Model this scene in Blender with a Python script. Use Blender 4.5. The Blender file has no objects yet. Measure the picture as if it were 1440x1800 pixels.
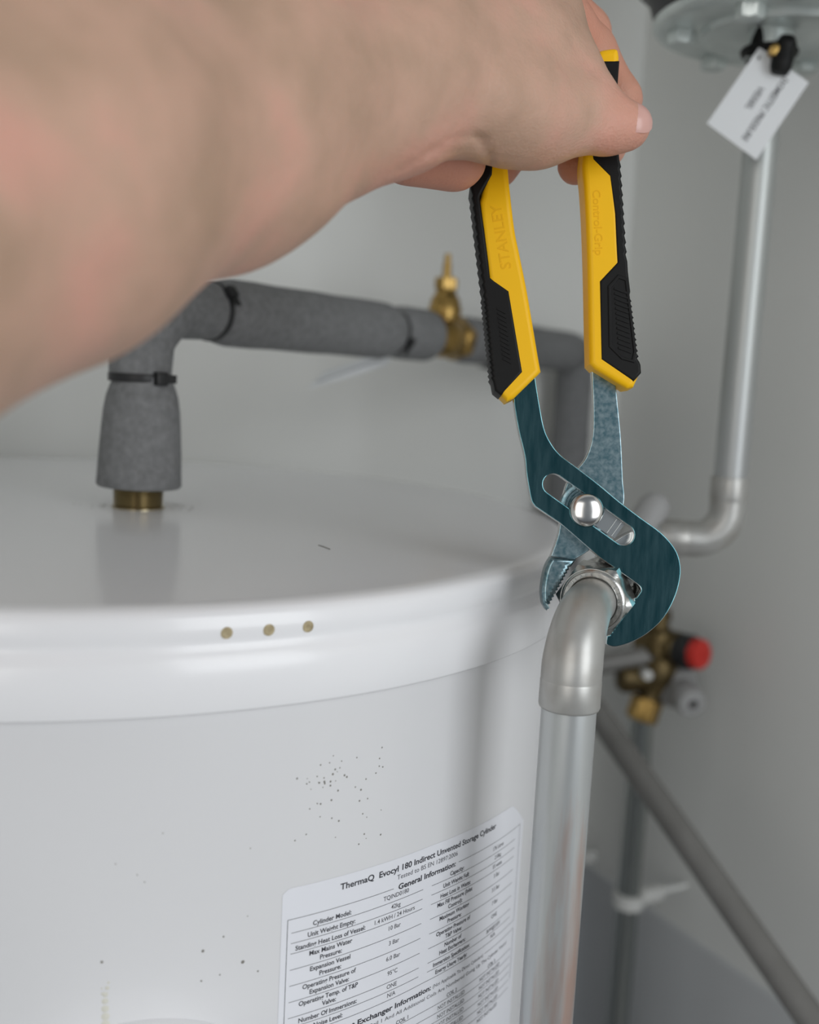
import bpy, bmesh, math, random
import numpy as np
from mathutils import Matrix, Vector

random.seed(4)
rng = np.random.RandomState(7)
scene = bpy.context.scene
COL = scene.collection

# ------------------------------------------------------------------ camera
F = 1900.0                                  # focal length in pixels of a 1440x1800 frame
PITCH, ROLL = math.radians(7.725), math.radians(2.952)
ZC = 1.4879                                 # camera height above the floor (m)
cp, sp, cr, sr = math.cos(PITCH), math.sin(PITCH), math.cos(ROLL), math.sin(ROLL)
FW = np.array([0, cp, -sp])
_U = np.array([0, sp, cp]); _R = np.array([1.0, 0, 0])
RT = cr * _R + sr * _U
UP = cr * _U - sr * _R
cam_data = bpy.data.cameras.new('camera')
cam = bpy.data.objects.new('camera', cam_data)
COL.objects.link(cam)
cam_data.sensor_fit = 'HORIZONTAL'
cam_data.sensor_width = 24.0
cam_data.lens = 24.0 * F / 1440.0
cam_data.clip_start = 0.01
cam_data.dof.use_dof = True
cam_data.dof.focus_distance = 0.452
cam_data.dof.aperture_fstop = 4.4
m = Matrix.Identity(4)
for i in range(3):
    m[i][0], m[i][1], m[i][2] = RT[i], UP[i], -FW[i]
m[2][3] = ZC
cam.matrix_world = m
scene.camera = cam

# ------------------------------------------------------------------ world, light, exposure
world = bpy.data.worlds.new('world'); scene.world = world
world.use_nodes = True
bg = world.node_tree.nodes['Background']
bg.inputs[0].default_value = (0.80, 0.90, 1.0, 1)
bg.inputs[1].default_value = 0.16


def area(name, loc, target, sx, sy, power, color):
    d = bpy.data.lights.new(name, 'AREA'); d.shape = 'RECTANGLE'
    d.size, d.size_y, d.energy, d.color = sx, sy, power, color
    o = bpy.data.objects.new(name, d); COL.objects.link(o)
    o.location = loc
    o.rotation_euler = (Vector(target) - Vector(loc)).to_track_quat('-Z', 'Y').to_euler()
    return o


area('window_light', (-0.75, -0.85, 1.68), (0.2, 0.8, 1.42), 1.6, 1.4, 13.0, (1.0, 0.965, 0.92))
area('doorway_light', (1.10, -0.65, 1.70), (0.1, 0.7, 1.38), 0.9, 1.3, 14.0, (0.95, 0.98, 1.0))
vs = scene.view_settings
scene.display_settings.display_device = 'sRGB'
vs.view_transform = 'Standard'
vs.look = 'None'
vs.gamma = 1.0
vs.use_curve_mapping = False
vs.exposure = 0.08


# ------------------------------------------------------------------ helpers
def ray(px, py):
    return FW + RT * (px - 720) / F - UP * (py - 900) / F


def pt(px, py, d):
    """A photograph point at camera depth d (mm) as mm from the lens."""
    return ray(px, py) * d


def W(v):
    """mm from the lens -> world metres."""
    return Vector((v[0] / 1000, v[1] / 1000, ZC + v[2] / 1000))


def on_vertical(xy, py):
    """height (mm from lens) at which the vertical line through xy meets picture row py"""
    lo, hi = -1400.0, 900.0
    for _ in range(60):
        z = (lo + hi) / 2
        P = np.array([xy[0], xy[1], z])
        row = 900 - F * (P @ UP) / (P @ FW)
        if row > py: lo = z
        else: hi = z
    return (lo + hi) / 2


MATS = {}


def mat(name, color, rough=0.5, metal=0.0, noise=None, bump=None, coat=0.0, spec=0.5, sss=0.0, extra=None):
    """noise=(scale, amount, colour2, detail[, stretch]); bump=(scale, strength[, stretch])"""
    mt = bpy.data.materials.new(name); mt.use_nodes = True
    nt = mt.node_tree; b = nt.nodes['Principled BSDF']
    b.inputs['Base Color'].default_value = (*color, 1)
    b.inputs['Roughness'].default_value = rough
    b.inputs['Metallic'].default_value = metal
    b.inputs['Coat Weight'].default_value = coat
    b.inputs['Coat Roughness'].default_value = 0.08
    b.inputs['Specular IOR Level'].default_value = spec
    if sss:
        b.inputs['Subsurface Weight'].default_value = sss
        b.inputs['Subsurface Radius'].default_value = (1.0, 0.35, 0.2)
        b.inputs['Subsurface Scale'].default_value = 0.004
    tc = nt.nodes.new('ShaderNodeTexCoord')

    def tex(scale, detail, stretch):
        mp = nt.nodes.new('ShaderNodeMapping')
        if stretch: mp.inputs['Scale'].default_value = stretch
        nt.links.new(tc.outputs['Object'], mp.inputs['Vector'])
        n = nt.nodes.new('ShaderNodeTexNoise')
        n.inputs['Scale'].default_value = scale
        n.inputs['Detail'].default_value = detail
        nt.links.new(mp.outputs[0], n.inputs['Vector'])
        return n
    if noise:
        n = tex(noise[0], noise[3], noise[4] if len(noise) > 4 else None)
        rp = nt.nodes.new('ShaderNodeValToRGB')
        rp.color_ramp.elements[0].position = 0.5 - noise[1]
        rp.color_ramp.elements[1].position = 0.5 + noise[1]
        rp.color_ramp.elements[0].color = (*color, 1)
        rp.color_ramp.elements[1].color = (*noise[2], 1)
        nt.links.new(n.outputs['Fac'], rp.inputs[0])
        nt.links.new(rp.outputs[0], b.inputs['Base Color'])
    if bump:
        n = tex(bump[0], 4, bump[2] if len(bump) > 2 else None)
        bp = nt.nodes.new('ShaderNodeBump')
        bp.inputs['Strength'].default_value = bump[1]
        bp.inputs['Distance'].default_value = 0.001
        nt.links.new(n.outputs['Fac'], bp.inputs['Height'])
        nt.links.new(bp.outputs[0], b.inputs['Normal'])
    if extra: extra(nt, b, tc)
    MATS[name] = mt
    return mt


def link(name, me, material=None, parent=None, smooth=True, auto=None):
    o = bpy.data.objects.new(name, me)
    COL.objects.link(o)
    if material: me.materials.append(material)
    if smooth:
        me.polygons.foreach_set('use_smooth', [True] * len(me.polygons))
        if auto is not None:
            me.set_sharp_from_angle(angle=math.radians(auto))
    if parent is not None:
        o.parent = parent
        o.matrix_parent_inverse = Matrix.Identity(4)
        o.matrix_basis = parent_inv(parent)
    return o


def world_of(o):
    M = o.matrix_basis.copy()
    while o.parent is not None:
        o = o.parent
        M = o.matrix_basis @ M
    return M


def parent_inv(p):
    return world_of(p).inverted()


def thing(name, label, cat, loc=(0, 0, 0), group=None):
    o = bpy.data.objects.new(name, None); COL.objects.link(o)
    o.location = loc; o.empty_display_size = 0.02
    o.matrix_basis = Matrix.Translation(Vector(loc))
    o['label'] = label; o['category'] = cat
    if group: o['group'] = group
    return o


def tag(o, label, cat, group=None):
    o['label'] = label; o['category'] = cat
    if group: o['group'] = group
    return o


def pm(name, verts, faces, material, parent=None, smooth=True, auto=35):
    me = bpy.data.meshes.new(name)
    me.from_pydata([tuple(v) for v in verts], [], faces)
    bm = bmesh.new(); bm.from_mesh(me)
    bmesh.ops.recalc_face_normals(bm, faces=bm.faces)
    bm.to_mesh(me); bm.free()
    return link(name, me, material, parent, smooth, auto)


def basis(axis, hint=None):
    a = Vector(axis).normalized()
    h = Vector(hint) if hint is not None else (Vector((0, 0, 1)) if abs(a.z) < 0.9 else Vector((1, 0, 0)))
    x = (h - a * h.dot(a)).normalized()
    return x, a.cross(x), a


def lathe_data(profile, origin, axis, n=40, hint=None, closed=True):
    """profile: (radius mm, height mm) list along axis; origin: mm from the lens"""
    x, y, a = basis(axis, hint)
    o = Vector(origin)
    V, Fc = [], []
    rings = []
    for r, h in profile:
        if r < 1e-4:
            rings.append([len(V)]); V.append(W(o + a * h))
        else:
            ring = []
            for k in range(n):
                t = 2 * math.pi * k / n
                ring.append(len(V))
                V.append(W(o + a * h + x * (r * math.cos(t)) + y * (r * math.sin(t))))
            rings.append(ring)
    for A, B in zip(rings, rings[1:]):
        for k in range(n):
            k2 = (k + 1) % n
            if len(A) == 1 and len(B) == 1: continue
            if len(A) == 1: Fc.append((A[0], B[k], B[k2]))
            elif len(B) == 1: Fc.append((A[k], B[0], A[k2]))
            else: Fc.append((A[k], B[k], B[k2], A[k2]))
    return V, Fc


def lathe(name, profile, origin, axis, material, parent=None, n=40, hint=None, auto=35):
    return pm(name, *lathe_data(profile, origin, axis, n, hint), material, parent, True, auto)


def tube_data(path, radii, n=28, cap=True):
    P = [Vector(p) for p in path]
    V, Fc, rings = [], [], []
    T = []
    for i in range(len(P)):
        a = P[max(i - 1, 0)]; b = P[min(i + 1, len(P) - 1)]
        T.append((b - a).normalized())
    x, y, _ = basis(T[0])
    for i, p in enumerate(P):
        x = (x - T[i] * x.dot(T[i])).normalized(); y = T[i].cross(x)
        r = radii[i] if hasattr(radii, '__len__') else radii
        ring = []
        for k in range(n):
            t = 2 * math.pi * k / n
            ring.append(len(V)); V.append(W(p + x * (r * math.cos(t)) + y * (r * math.sin(t))))
        rings.append(ring)
    for A, B in zip(rings, rings[1:]):
        for k in range(n):
            k2 = (k + 1) % n
            Fc.append((A[k], B[k], B[k2], A[k2]))
    if cap:
        Fc.append(tuple(rings[0])); Fc.append(tuple(rings[-1]))
    return V, Fc


def tube(name, path, radii, material, parent=None, n=28, cap=True, auto=40):
    return pm(name, *tube_data(path, radii, n, cap), material, parent, True, auto)


def bend(points, radius, seg=10):
    """round the corners of a polyline"""
    P = [Vector(p) for p in points]
    out = [P[0]]
    for a, b, c in zip(P, P[1:], P[2:]):
        d1 = (a - b).normalized(); d2 = (c - b).normalized()
        ang = d1.angle(d2)
        t = radius / math.tan(ang / 2)
        s, e = b + d1 * t, b + d2 * t
        ctr = b + (d1 + d2).normalized() * (radius / math.sin(ang / 2))
        u, v = (s - ctr), (e - ctr)
        tot = u.angle(v)
        for k in range(seg + 1):
            q = k / seg
            w = (u * math.sin((1 - q) * tot) + v * math.sin(q * tot)) / math.sin(tot)
            out.append(ctr + w)
    out.append(P[-1])
    return out


def box_data(center, axes, half):
    """center mm, axes 3 vectors, half sizes mm"""
    c = Vector(center); ax = [Vector(a) for a in axes]
    V = []
    for i in (-1, 1):
        for j in (-1, 1):
            for k in (-1, 1):
                V.append(W(c + ax[0] * (half[0] * i) + ax[1] * (half[1] * j) + ax[2] * (half[2] * k)))
    Fc = [(0, 1, 3, 2), (4, 6, 7, 5), (0, 4, 5, 1), (2, 3, 7, 6), (0, 2, 6, 4), (1, 5, 7, 3)]
    return V, Fc


def bevel_mesh(o, width, seg=2, angle=40):
    bm = bmesh.new(); bm.from_mesh(o.data)
    eds = [e for e in bm.edges if len(e.link_faces) == 2 and e.calc_face_angle(0) > math.radians(angle)]
    bmesh.ops.bevel(bm, geom=eds, offset=width, offset_type='OFFSET', segments=seg, profile=0.5, affect='EDGES')
    bm.to_mesh(o.data); bm.free()
    o.data.polygons.foreach_set('use_smooth', [True] * len(o.data.polygons))
    o.data.set_sharp_from_angle(angle=math.radians(30))
    return o


def box(name, center, axes, half, material, parent=None, bev=0.0, seg=2):
    o = pm(name, *box_data(center, axes, half), material, parent, False, None)
    if bev: bevel_mesh(o, bev / 1000, seg)
    return o


def join_data(parts):
    V, Fc = [], []
    for v, f in parts:
        n = len(V); V += list(v); Fc += [tuple(i + n for i in q) for q in f]
    return V, Fc


def smooth_outline(pts, per=6):
    """closed outline; (x, y) are smooth points, (x, y, 1) are corners"""
    n = len(pts)
    out = []
    for i in range(n):
        p0, p1, p2, p3 = (pts[(i + k) % n] for k in (-1, 0, 1, 2))
        a = np.array(p1[:2], float); b = np.array(p2[:2], float)
        L = np.hypot(*(b - a))
        t1 = np.zeros(2) if len(p1) > 2 else (np.array(p2[:2]) - np.array(p0[:2])) * 0.5
        t2 = np.zeros(2) if len(p2) > 2 else (np.array(p3[:2]) - np.array(p1[:2])) * 0.5
        if len(p1) > 2: t1 = (b - a)
        if len(p2) > 2: t2 = (b - a)
        for t in (t1, t2):
            l = np.hypot(*t)
            if l > L * 1.2: t *= L * 1.2 / l
        k = 1 if (len(p1) > 2 and len(p2) > 2) else per
        for j in range(k):
            s = j / k
            h = (2 * s**3 - 3 * s**2 + 1) * a + (s**3 - 2 * s**2 + s) * t1 + (-2 * s**3 + 3 * s**2) * b + (s**3 - s**2) * t2
            out.append(tuple(h))
    return out


def plate(name, loops, z0, z1, bevel, M, material, parent, res=2):
    """flat-sided solid from closed 2-D outlines (mm in frame M), from z0 to z1, edges rounded"""
    cu = bpy.data.curves.new(name, 'CURVE'); cu.dimensions = '2D'; cu.fill_mode = 'BOTH'
    for lp in loops:
        s = cu.splines.new('POLY'); s.points.add(len(lp) - 1)
        for q, p in zip(s.points, lp): q.co = (p[0] / 1000, p[1] / 1000, 0, 1)
        s.use_cyclic_u = True
    cu.extrude = max(((z1 - z0) / 2 - bevel) / 1000, 0.0)
    cu.bevel_depth = bevel / 1000; cu.bevel_resolution = res; cu.offset = -bevel / 1000
    tmp = bpy.data.objects.new('tmp', cu); COL.objects.link(tmp)
    dg = bpy.context.evaluated_depsgraph_get()
    me = bpy.data.meshes.new_from_object(tmp.evaluated_get(dg))
    bpy.data.objects.remove(tmp); bpy.data.curves.remove(cu)
    me.name = name
    me.transform(M @ Matrix.Translation((0, 0, (z0 + z1) / 2000)))
    me.materials.clear()
    return link(name, me, material, parent, True, 28)


def text_flat(s, size=1.0, bold=0.0):
    """vertices/faces of a string at cap height ~0.7*size, and its width"""
    cu = bpy.data.curves.new('t', 'FONT'); cu.body = s; cu.size = size; cu.offset = bold; cu.resolution_u = 3
    o = bpy.data.objects.new('t', cu); COL.objects.link(o)
    dg = bpy.context.evaluated_depsgraph_get()
    me = bpy.data.meshes.new_from_object(o.evaluated_get(dg))
    V = np.array([v.co[:] for v in me.vertices]).reshape(-1, 3)
    Fc = [tuple(p.vertices) for p in me.polygons]
    bpy.data.objects.remove(o); bpy.data.curves.remove(cu); bpy.data.meshes.remove(me)
    V[:, 0] -= V[:, 0].min()
    return V, Fc, V[:, 0].max()


# ------------------------------------------------------------------ materials
M_wall = mat('wall_paint', (0.80, 0.80, 0.775), 0.75, bump=(60, 0.06), noise=(2.5, 0.3, (0.77, 0.78, 0.76), 3))
M_floor = mat('floor_board', (0.34, 0.33, 0.32), 0.7, noise=(8, 0.3, (0.28, 0.27, 0.26), 4))
M_ledge = mat('ledge_paint', (0.62, 0.635, 0.65), 0.6)
M_white = mat('white_enamel', (0.88, 0.88, 0.90), 0.22, coat=0.15, spec=0.4)
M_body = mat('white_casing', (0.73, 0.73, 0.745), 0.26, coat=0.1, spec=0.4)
M_foamplug = mat('yellow_foam', (0.52, 0.44, 0.28), 0.9, noise=(400, 0.2, (0.30, 0.24, 0.14), 4))
M_label = mat('label_paper', (0.80, 0.81, 0.86), 0.35)
M_ink = mat('print_ink', (0.035, 0.035, 0.045), 0.6)
M_ink2 = mat('print_ink_thin', (0.09, 0.09, 0.10), 0.6)
M_speck = mat('dirt_speck', (0.22, 0.21, 0.19), 0.8)
M_drip = mat('dried_drip', (0.66, 0.65, 0.58), 0.6)
M_foam = mat('pipe_foam', (0.225, 0.228, 0.232), 0.9, noise=(240, 0.22, (0.155, 0.157, 0.16), 5), bump=(500, 0.35))
M_black = mat('black_nylon', (0.012, 0.012, 0.013), 0.45)
M_brass = mat('brass', (0.50, 0.33, 0.11), 0.35, 1.0, noise=(90, 0.3, (0.30, 0.19, 0.06), 4), bump=(200, 0.1))
M_brassdark = mat('aged_brass', (0.20, 0.145, 0.065), 0.42, 0.9, noise=(60, 0.25, (0.08, 0.06, 0.03), 4))
M_thread = mat('bronze_thread', (0.42, 0.36, 0.24), 0.30, 1.0)
M_pipe = mat('tinned_pipe', (0.44, 0.46, 0.45), 0.42, 0.6, noise=(14, 0.13, (0.44, 0.45, 0.46), 4, (1, 1, 0.25)), bump=(40, 0.08, (1, 1, 0.2)))


def pipe_stain(nt, b, tc):
    """coppery streak where the plating has worn along the pipe"""
    src = b.inputs['Base Color'].links[0].from_socket
    mp = nt.nodes.new('ShaderNodeMapping'); mp.inputs['Scale'].default_value = (55, 55, 7)
    nt.links.new(tc.outputs['Object'], mp.inputs['Vector'])
    n = nt.nodes.new('ShaderNodeTexNoise'); n.inputs['Scale'].default_value = 1.0; n.inputs['Detail'].default_value = 5
    nt.links.new(mp.outputs[0], n.inputs['Vector'])
    rp = nt.nodes.new('ShaderNodeValToRGB')
    rp.color_ramp.elements[0].position = 0.55; rp.color_ramp.elements[1].position = 0.68
    nt.links.new(n.outputs['Fac'], rp.inputs[0])
    mx = nt.nodes.new('ShaderNodeMix'); mx.data_type = 'RGBA'
    nt.links.new(rp.outputs[0], mx.inputs['Factor'])
    nt.links.new(src, mx.inputs[6])
    mx.inputs[7].default_value = (0.50, 0.36, 0.31, 1)
    nt.links.new(mx.outputs[2], b.inputs['Base Color'])


M_pipe_worn = mat('worn_pipe', (0.56, 0.58, 0.58), 0.32, 0.6, noise=(14, 0.13, (0.46, 0.48, 0.49), 4, (1, 1, 0.25)), bump=(40, 0.08, (1, 1, 0.2)), extra=pipe_stain)
M_solder = mat('soldered_elbow', (0.48, 0.48, 0.465), 0.38, 0.55, noise=(38, 0.10, (0.38, 0.365, 0.34), 5), bump=(70, 0.12))
M_nut = mat('nickel_nut', (0.62, 0.62, 0.60), 0.30, 1.0, noise=(120, 0.2, (0.50, 0.50, 0.48), 4), bump=(350, 0.2))
M_steel = mat('zinc_steel', (0.038, 0.135, 0.158), 0.17, 1.0, noise=(420, 0.22, (0.12, 0.25, 0.275), 8, (1.0, 1.0, 0.10)), bump=(1500, 0.03, (1, 1, 0.05)))
M_steel_edge = mat('polished_steel', (0.62, 0.64, 0.64), 0.22, 1.0)
M_steel_back = mat('galvanised_steel', (0.11, 0.20, 0.235), 0.30, 1.0, noise=(520, 0.16, (0.27, 0.36, 0.39), 6), bump=(900, 0.03))
M_rivet = mat('rivet_steel', (0.72, 0.71, 0.69), 0.20, 1.0)
M_yellow = mat('yellow_grip', (0.95, 0.53, 0.003), 0.42, spec=0.3)
M_yellow_emb = mat('yellow_embossed', (0.86, 0.46, 0.003), 0.5, spec=0.25)
M_rubber = mat('black_rubber', (0.005, 0.005, 0.005), 0.5, spec=0.22, bump=(300, 0.06))
M_red = mat('red_plastic', (0.62, 0.035, 0.025), 0.4)
M_greyplastic = mat('grey_plastic', (0.36, 0.36, 0.36), 0.55)
M_clip = mat('white_plastic', (0.66, 0.66, 0.64), 0.5)
M_dullpipe = mat('dull_grey_pipe', (0.25, 0.245, 0.235), 0.5, 0.3, noise=(30, 0.25, (0.20, 0.195, 0.185), 4))
M_chrome = mat('chrome_pipe', (0.34, 0.36, 0.35), 0.2, 0.95)
M_vessel = mat('vessel_black', (0.02, 0.02, 0.022), 0.45)
M_flange = mat('zinc_flange', (0.72, 0.77, 0.75), 0.36, 0.5, noise=(40, 0.25, (0.52, 0.57, 0.56), 4))
M_card = mat('card', (0.78, 0.80, 0.82), 0.7)


def skin_extra(nt, b, tc):
    n1 = nt.nodes.new('ShaderNodeTexNoise'); n1.inputs['Scale'].default_value = 26; n1.inputs['Detail'].default_value = 5
    nt.links.new(tc.outputs['Object'], n1.inputs['Vector'])
    rp = nt.nodes.new('ShaderNodeValToRGB')
    e = rp.color_ramp.elements
    e[0].position = 0.32; e[0].color = (0.45, 0.295, 0.21, 1)
    e[1].position = 0.68; e[1].color = (0.66, 0.355, 0.275, 1)
    k = rp.color_ramp.elements.new(0.5); k.color = (0.55, 0.345, 0.255, 1)
    nt.links.new(n1.outputs['Fac'], rp.inputs[0])
    # palm side and fingertips are redder than the back of the arm (colour attribute on the mesh)
    at = nt.nodes.new('ShaderNodeAttribute'); at.attribute_name = 'flush'
    mx = nt.nodes.new('ShaderNodeMix'); mx.data_type = 'RGBA'
    nt.links.new(at.outputs['Fac'], mx.inputs['Factor'])
    nt.links.new(rp.outputs[0], mx.inputs[6])
    mx.inputs[7].default_value = (0.60, 0.26, 0.18, 1)
    nt.links.new(mx.outputs[2], b.inputs['Base Color'])
    v = nt.nodes.new('ShaderNodeTexVoronoi'); v.inputs['Scale'].default_value = 900
    nt.links.new(tc.outputs['Object'], v.inputs['Vector'])
    n2 = nt.nodes.new('ShaderNodeTexNoise'); n2.inputs['Scale'].default_value = 150; n2.inputs['Detail'].default_value = 6
    nt.links.new(tc.outputs['Object'], n2.inputs['Vector'])
    ad = nt.nodes.new('ShaderNodeMath'); ad.operation = 'MULTIPLY_ADD'
    nt.links.new(v.outputs['Distance'], ad.inputs[0]); ad.inputs[1].default_value = 0.25
    nt.links.new(n2.outputs['Fac'], ad.inputs[2])
    bp = nt.nodes.new('ShaderNodeBump'); bp.inputs['Strength'].default_value = 0.45; bp.inputs['Distance'].default_value = 0.0012
    nt.links.new(ad.outputs[0], bp.inputs['Height'])
    nt.links.new(bp.outputs[0], b.inputs['Normal'])


M_skin = mat('skin', (0.56, 0.36, 0.27), 0.5, sss=0.12, spec=0.35, extra=skin_extra)
M_nail = mat('nail', (0.66, 0.38, 0.33), 0.28)

# ------------------------------------------------------------------ the cupboard
LEDGE = -548.0                              # top edge of the low boxing on the walls
CORNER = Vector((217.4, 1170.8, 0))
UR = Vector((0.4719, -0.8817, 0))           # along the right wall, towards the lens
UL = Vector((-0.8817, -0.4719, 0))          # along the back wall, to the left
ZUP = Vector((0, 0, 1))
FLOOR = -ZC * 1000


def struct(o):
    o['kind'] = 'structure'
    return o


mid = FLOOR + 1200
struct(box('wall_back', CORNER + UL * 600 - UR * 50 + ZUP * mid, (UL, UR, ZUP), (700, 50, 1200), M_wall))
struct(box('wall_right', CORNER + UR * 700 - UL * 50 + ZUP * mid, (UR, UL, ZUP), (800, 50, 1200), M_wall))
struct(box('wall_left', CORNER + UL * 1250 + UR * 450 + ZUP * mid, (UR, UL, ZUP), (550, 50, 1200), M_wall))
struct(box('floor', (0, 0, FLOOR - 50), ((1, 0, 0), (0, 1, 0), (0, 0, 1)), (2200, 2200, 50), M_floor))
struct(box('ceiling', CORNER + UL * 600 + UR * 450 + ZUP * (FLOOR + 2430), (UR, UL, ZUP), (560, 760, 30), M_wall))
hb_ = (LEDGE - FLOOR) / 2
struct(box('trim_1', CORNER + UR * 650 + UL * 3 + ZUP * (FLOOR + hb_), (UR, UL, ZUP), (650, 3.5, hb_), M_ledge, None, 1.2))
struct(box('trim_2', CORNER + UL * 600 + UR * 3 + ZUP * (FLOOR + hb_), (UL, UR, ZUP), (594, 3.5, hb_), M_ledge, None, 1.2))

# ------------------------------------------------------------------ hot water cylinder
CYL = Vector((-182.5, 620.6, 0)); LID = -87.9
RB, RS = 272.5, 275.6
cyl = thing('water_cylinder', 'large white hot water storage cylinder with a printed rating label on its side', 'water cylinder',
            W(CYL + ZUP * FLOOR))
H0 = LID - 38.7
lathe('body', [(0, FLOOR + 8), (RB - 6, FLOOR), (RB, FLOOR + 8), (RB, FLOOR + 400), (RB, H0 - 300), (RB, H0 + 4), (RB - 3, H0 + 6), (0, H0 + 6)], CYL, ZUP, M_body, cyl, n=240)
lathe('lid', [(0, LID + 1.2), (80, LID + 1.1), (200, LID + 0.6), (262, LID), (267, LID - 0.2), (270, LID - 0.9), (272, LID - 2.3), (273, LID - 4.5),
              (273.4, LID - 8), (273.3, LID - 10), (272.9, LID - 12), (272.6, LID - 13.6), (272.9, LID - 15), (273.7, LID - 16.6), (274.7, LID - 18.4), (275.3, LID - 20), (RS, LID - 22), (RS, LID - 37.4), (RS - 0.5, LID - 38.3), (RS - 1.4, LID - 38.7), (RB + 0.2, LID - 38.7)], CYL, ZUP, M_white, cyl, n=240, auto=50)


def on_cyl(s, z, R):
    th = s / RB
    return Vector((CYL.x + R * math.sin(th), CYL.y - R * math.cos(th), LID + z))


def out_dir(s):
    th = s / RB
    return Vector((math.sin(th), -math.cos(th), 0))


for s_ in (123.6, 139.4, 155.0):
    lathe('foam_plug', [(0, 0.15), (1.9, 0.18), (2.2, 0.05), (2.25, -1.0)], on_cyl(s_, -9.7, 273.35), out_dir(s_), M_foamplug, cyl, n=20)

# cover of the immersion heater, low on the front
cov_s = 94.0
cov = lathe('immersion_cover', [(66, -3), (66, 3), (63, 9), (60, 30), (57, 36), (50, 39), (0, 40)], on_cyl(cov_s, -219.3, RB), out_dir(cov_s), M_white, cyl, n=64)

# rating label, printed matter follows the curve
TILT = lambda s: -0.008 * max(s - 150, 0) - 0.036 * max(s - 222, 0)


def lab(s, z, lift=0.15):
    p = on_cyl(s, z + TILT(s), RB + lift)
    return W(p)


def curved_patch(outline_top, s0, s1, z1, lift, n=48, m_=6):
    V, Fc = [], []
    for i in range(n + 1):
        s = s0 + (s1 - s0) * i / n
        zt = outline_top(s)
        for j in range(m_ + 1):
            V.append(lab(s, zt + (z1 - zt) * j / m_, lift))
    for i in range(n):
        for j in range(m_):
            a = i * (m_ + 1) + j
            Fc.append((a, a + 1, a + m_ + 2, a + m_ + 1))
    return V, Fc


def label_top(s):
    z = -112.2
    if s < 151: z -= 2 - math.sqrt(max(4 - (151 - s) ** 2, 0))
    if s > 289: z -= 0.0 + (s - 289) ** 1.25 * 0.36
    return z


rating = pm('rating_label', *curved_patch(label_top, 149, 306, -262, 0.12, 60, 8), M_label, cyl, True, None)
inkV, inkF = [], []
thinV, thinF = [], []


def put(s_, z, text, width=None, cap=2.3, bold=0.0, center=False, thin=False):
    V, Fc, w = text_flat(text, 1.0, bold)
    k = cap / 0.72
    kx = (width / w) if width else k
    tw = w * kx
    s0 = s_ - tw / 2 if center else s_
    TV, TF = (thinV, thinF) if thin else (inkV, inkF)
    n = len(TV)
    for v in V: TV.append(lab(s0 + v[0] * kx, z + v[1] * k, 0.19))
    TF.extend(tuple(i + n for i in q) for q in Fc)


def rule(s0, s1, z, w=0.22):
    n = max(2, int((s1 - s0) / 3)); b0 = len(thinV)
    for i in range(n + 1):
        s = s0 + (s1 - s0) * i / n
        thinV.append(lab(s, z - w / 2, 0.18)); thinV.append(lab(s, z + w / 2, 0.18))
    for i in range(n): thinF.append((b0 + 2 * i, b0 + 2 * i + 2, b0 + 2 * i + 3, b0 + 2 * i + 1))


def vrule(s, z0, z1, w=0.25):
    b0 = len(thinV)
    for z in (z0, z1):
        thinV.append(lab(s - w / 2, z, 0.18)); thinV.append(lab(s + w / 2, z, 0.18))
    thinF.append((b0, b0 + 1, b0 + 3, b0 + 2))


put(174.5, -118.0, 'ThermaQ  Evocyl 180 Indirect Unvented Storage Cylinder', 98.5, 2.6, 0.022)
put(203.5, -121.6, 'Tested to BS EN 12897:2006', 38, 2.1, 0.0, thin=True)
put(204.5, -126.2, 'General Information:', 36, 2.5, 0.026)
rule(151.6, 201.8, -125.0); rule(242.6, 301.5, -125.0); vrule(151.6, -125.0, -174.4); vrule(301.5, -125.0, -174.4)
rule(151.6, 301.5, -174.4)
RL = [-130.7, -135.0, -139.3, -146.0, -152.7, -159.5, -166.2, -170.3]
left = [(['Cylinder Model:'], 'TQIND0180'), (['Unit Weight Empty:'], '42kg'), (['Standing Heat Loss of Vessel:'], '1.4 kWH / 24 Hours'),
        (['Max Mains Water', 'Pressure:'], '10 Bar'), (['Expansion Vessel', 'Pressure:'], '3 Bar'), (['Operating Pressure of', 'Expansion Valve:'], '6.0 Bar'),
        (['Operating Temp. of T&P', 'Valve:'], '95°C'), (['Number Of Immersions:'], 'ONE'), (['Noise Level:'], 'N/A')]
right = [(['Capacity:'], '176 Litres'), (['Unit Weight Full:'], '218kg'), (['Heat Loss in Watts:'], '55 watts'), (['Max Fill Pressure (Inlet', 'Control):'], '3 Bar'),
         (['Maximum Working', 'Pressure:'], '3.5 Bar'), (['Operating Pressure of', 'T&P Valve:'], '7 Bar'), (['Number of', 'Heat Exchangers:'], 'ONE'),
         (['Immersion Specification:'], '3kW@230V'), (['Energy Usage Yearly:'], 'N/A')]
for rows, (a, b), cl, cv in ((left, (153.3, 219.3), 171.5, 203.6), (right, (224.8, 295.6), 242.0, 277.0)):
    top = -125.6
    for i, (lines, val) in enumerate(rows):
        bot = RL[i] if i < 8 else -174.2
        if i < 8: rule(a, b, bot)
        if len(lines) == 1:
            put(cl, bot + 0.95, lines[0], None, 1.98, 0.020, True)
        else:
            put(cl, bot + 3.95, lines[0], None, 1.98, 0.020, True); put(cl, bot + 1.1, lines[1], None, 1.98, 0.020, True)
        put(cv, (top + bot) / 2 - 0.85 + (0.0 if len(lines) == 1 else 0.6), val, None, 1.95, 0.006, True, True)
        top = bot
rule(151.6, 172.0, -178.6); rule(269.8, 301.5, -178.6); vrule(151.6, -178.6, -213); vrule(301.5, -178.6, -205)
put(176.0, -179.6, 'Heat Exchanger Information:', 52, 2.4, 0.026)
put(229.3, -179.4, '(Not Applicable To Direct Cylinders)', 39, 1.7, 0.0, thin=True)
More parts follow.
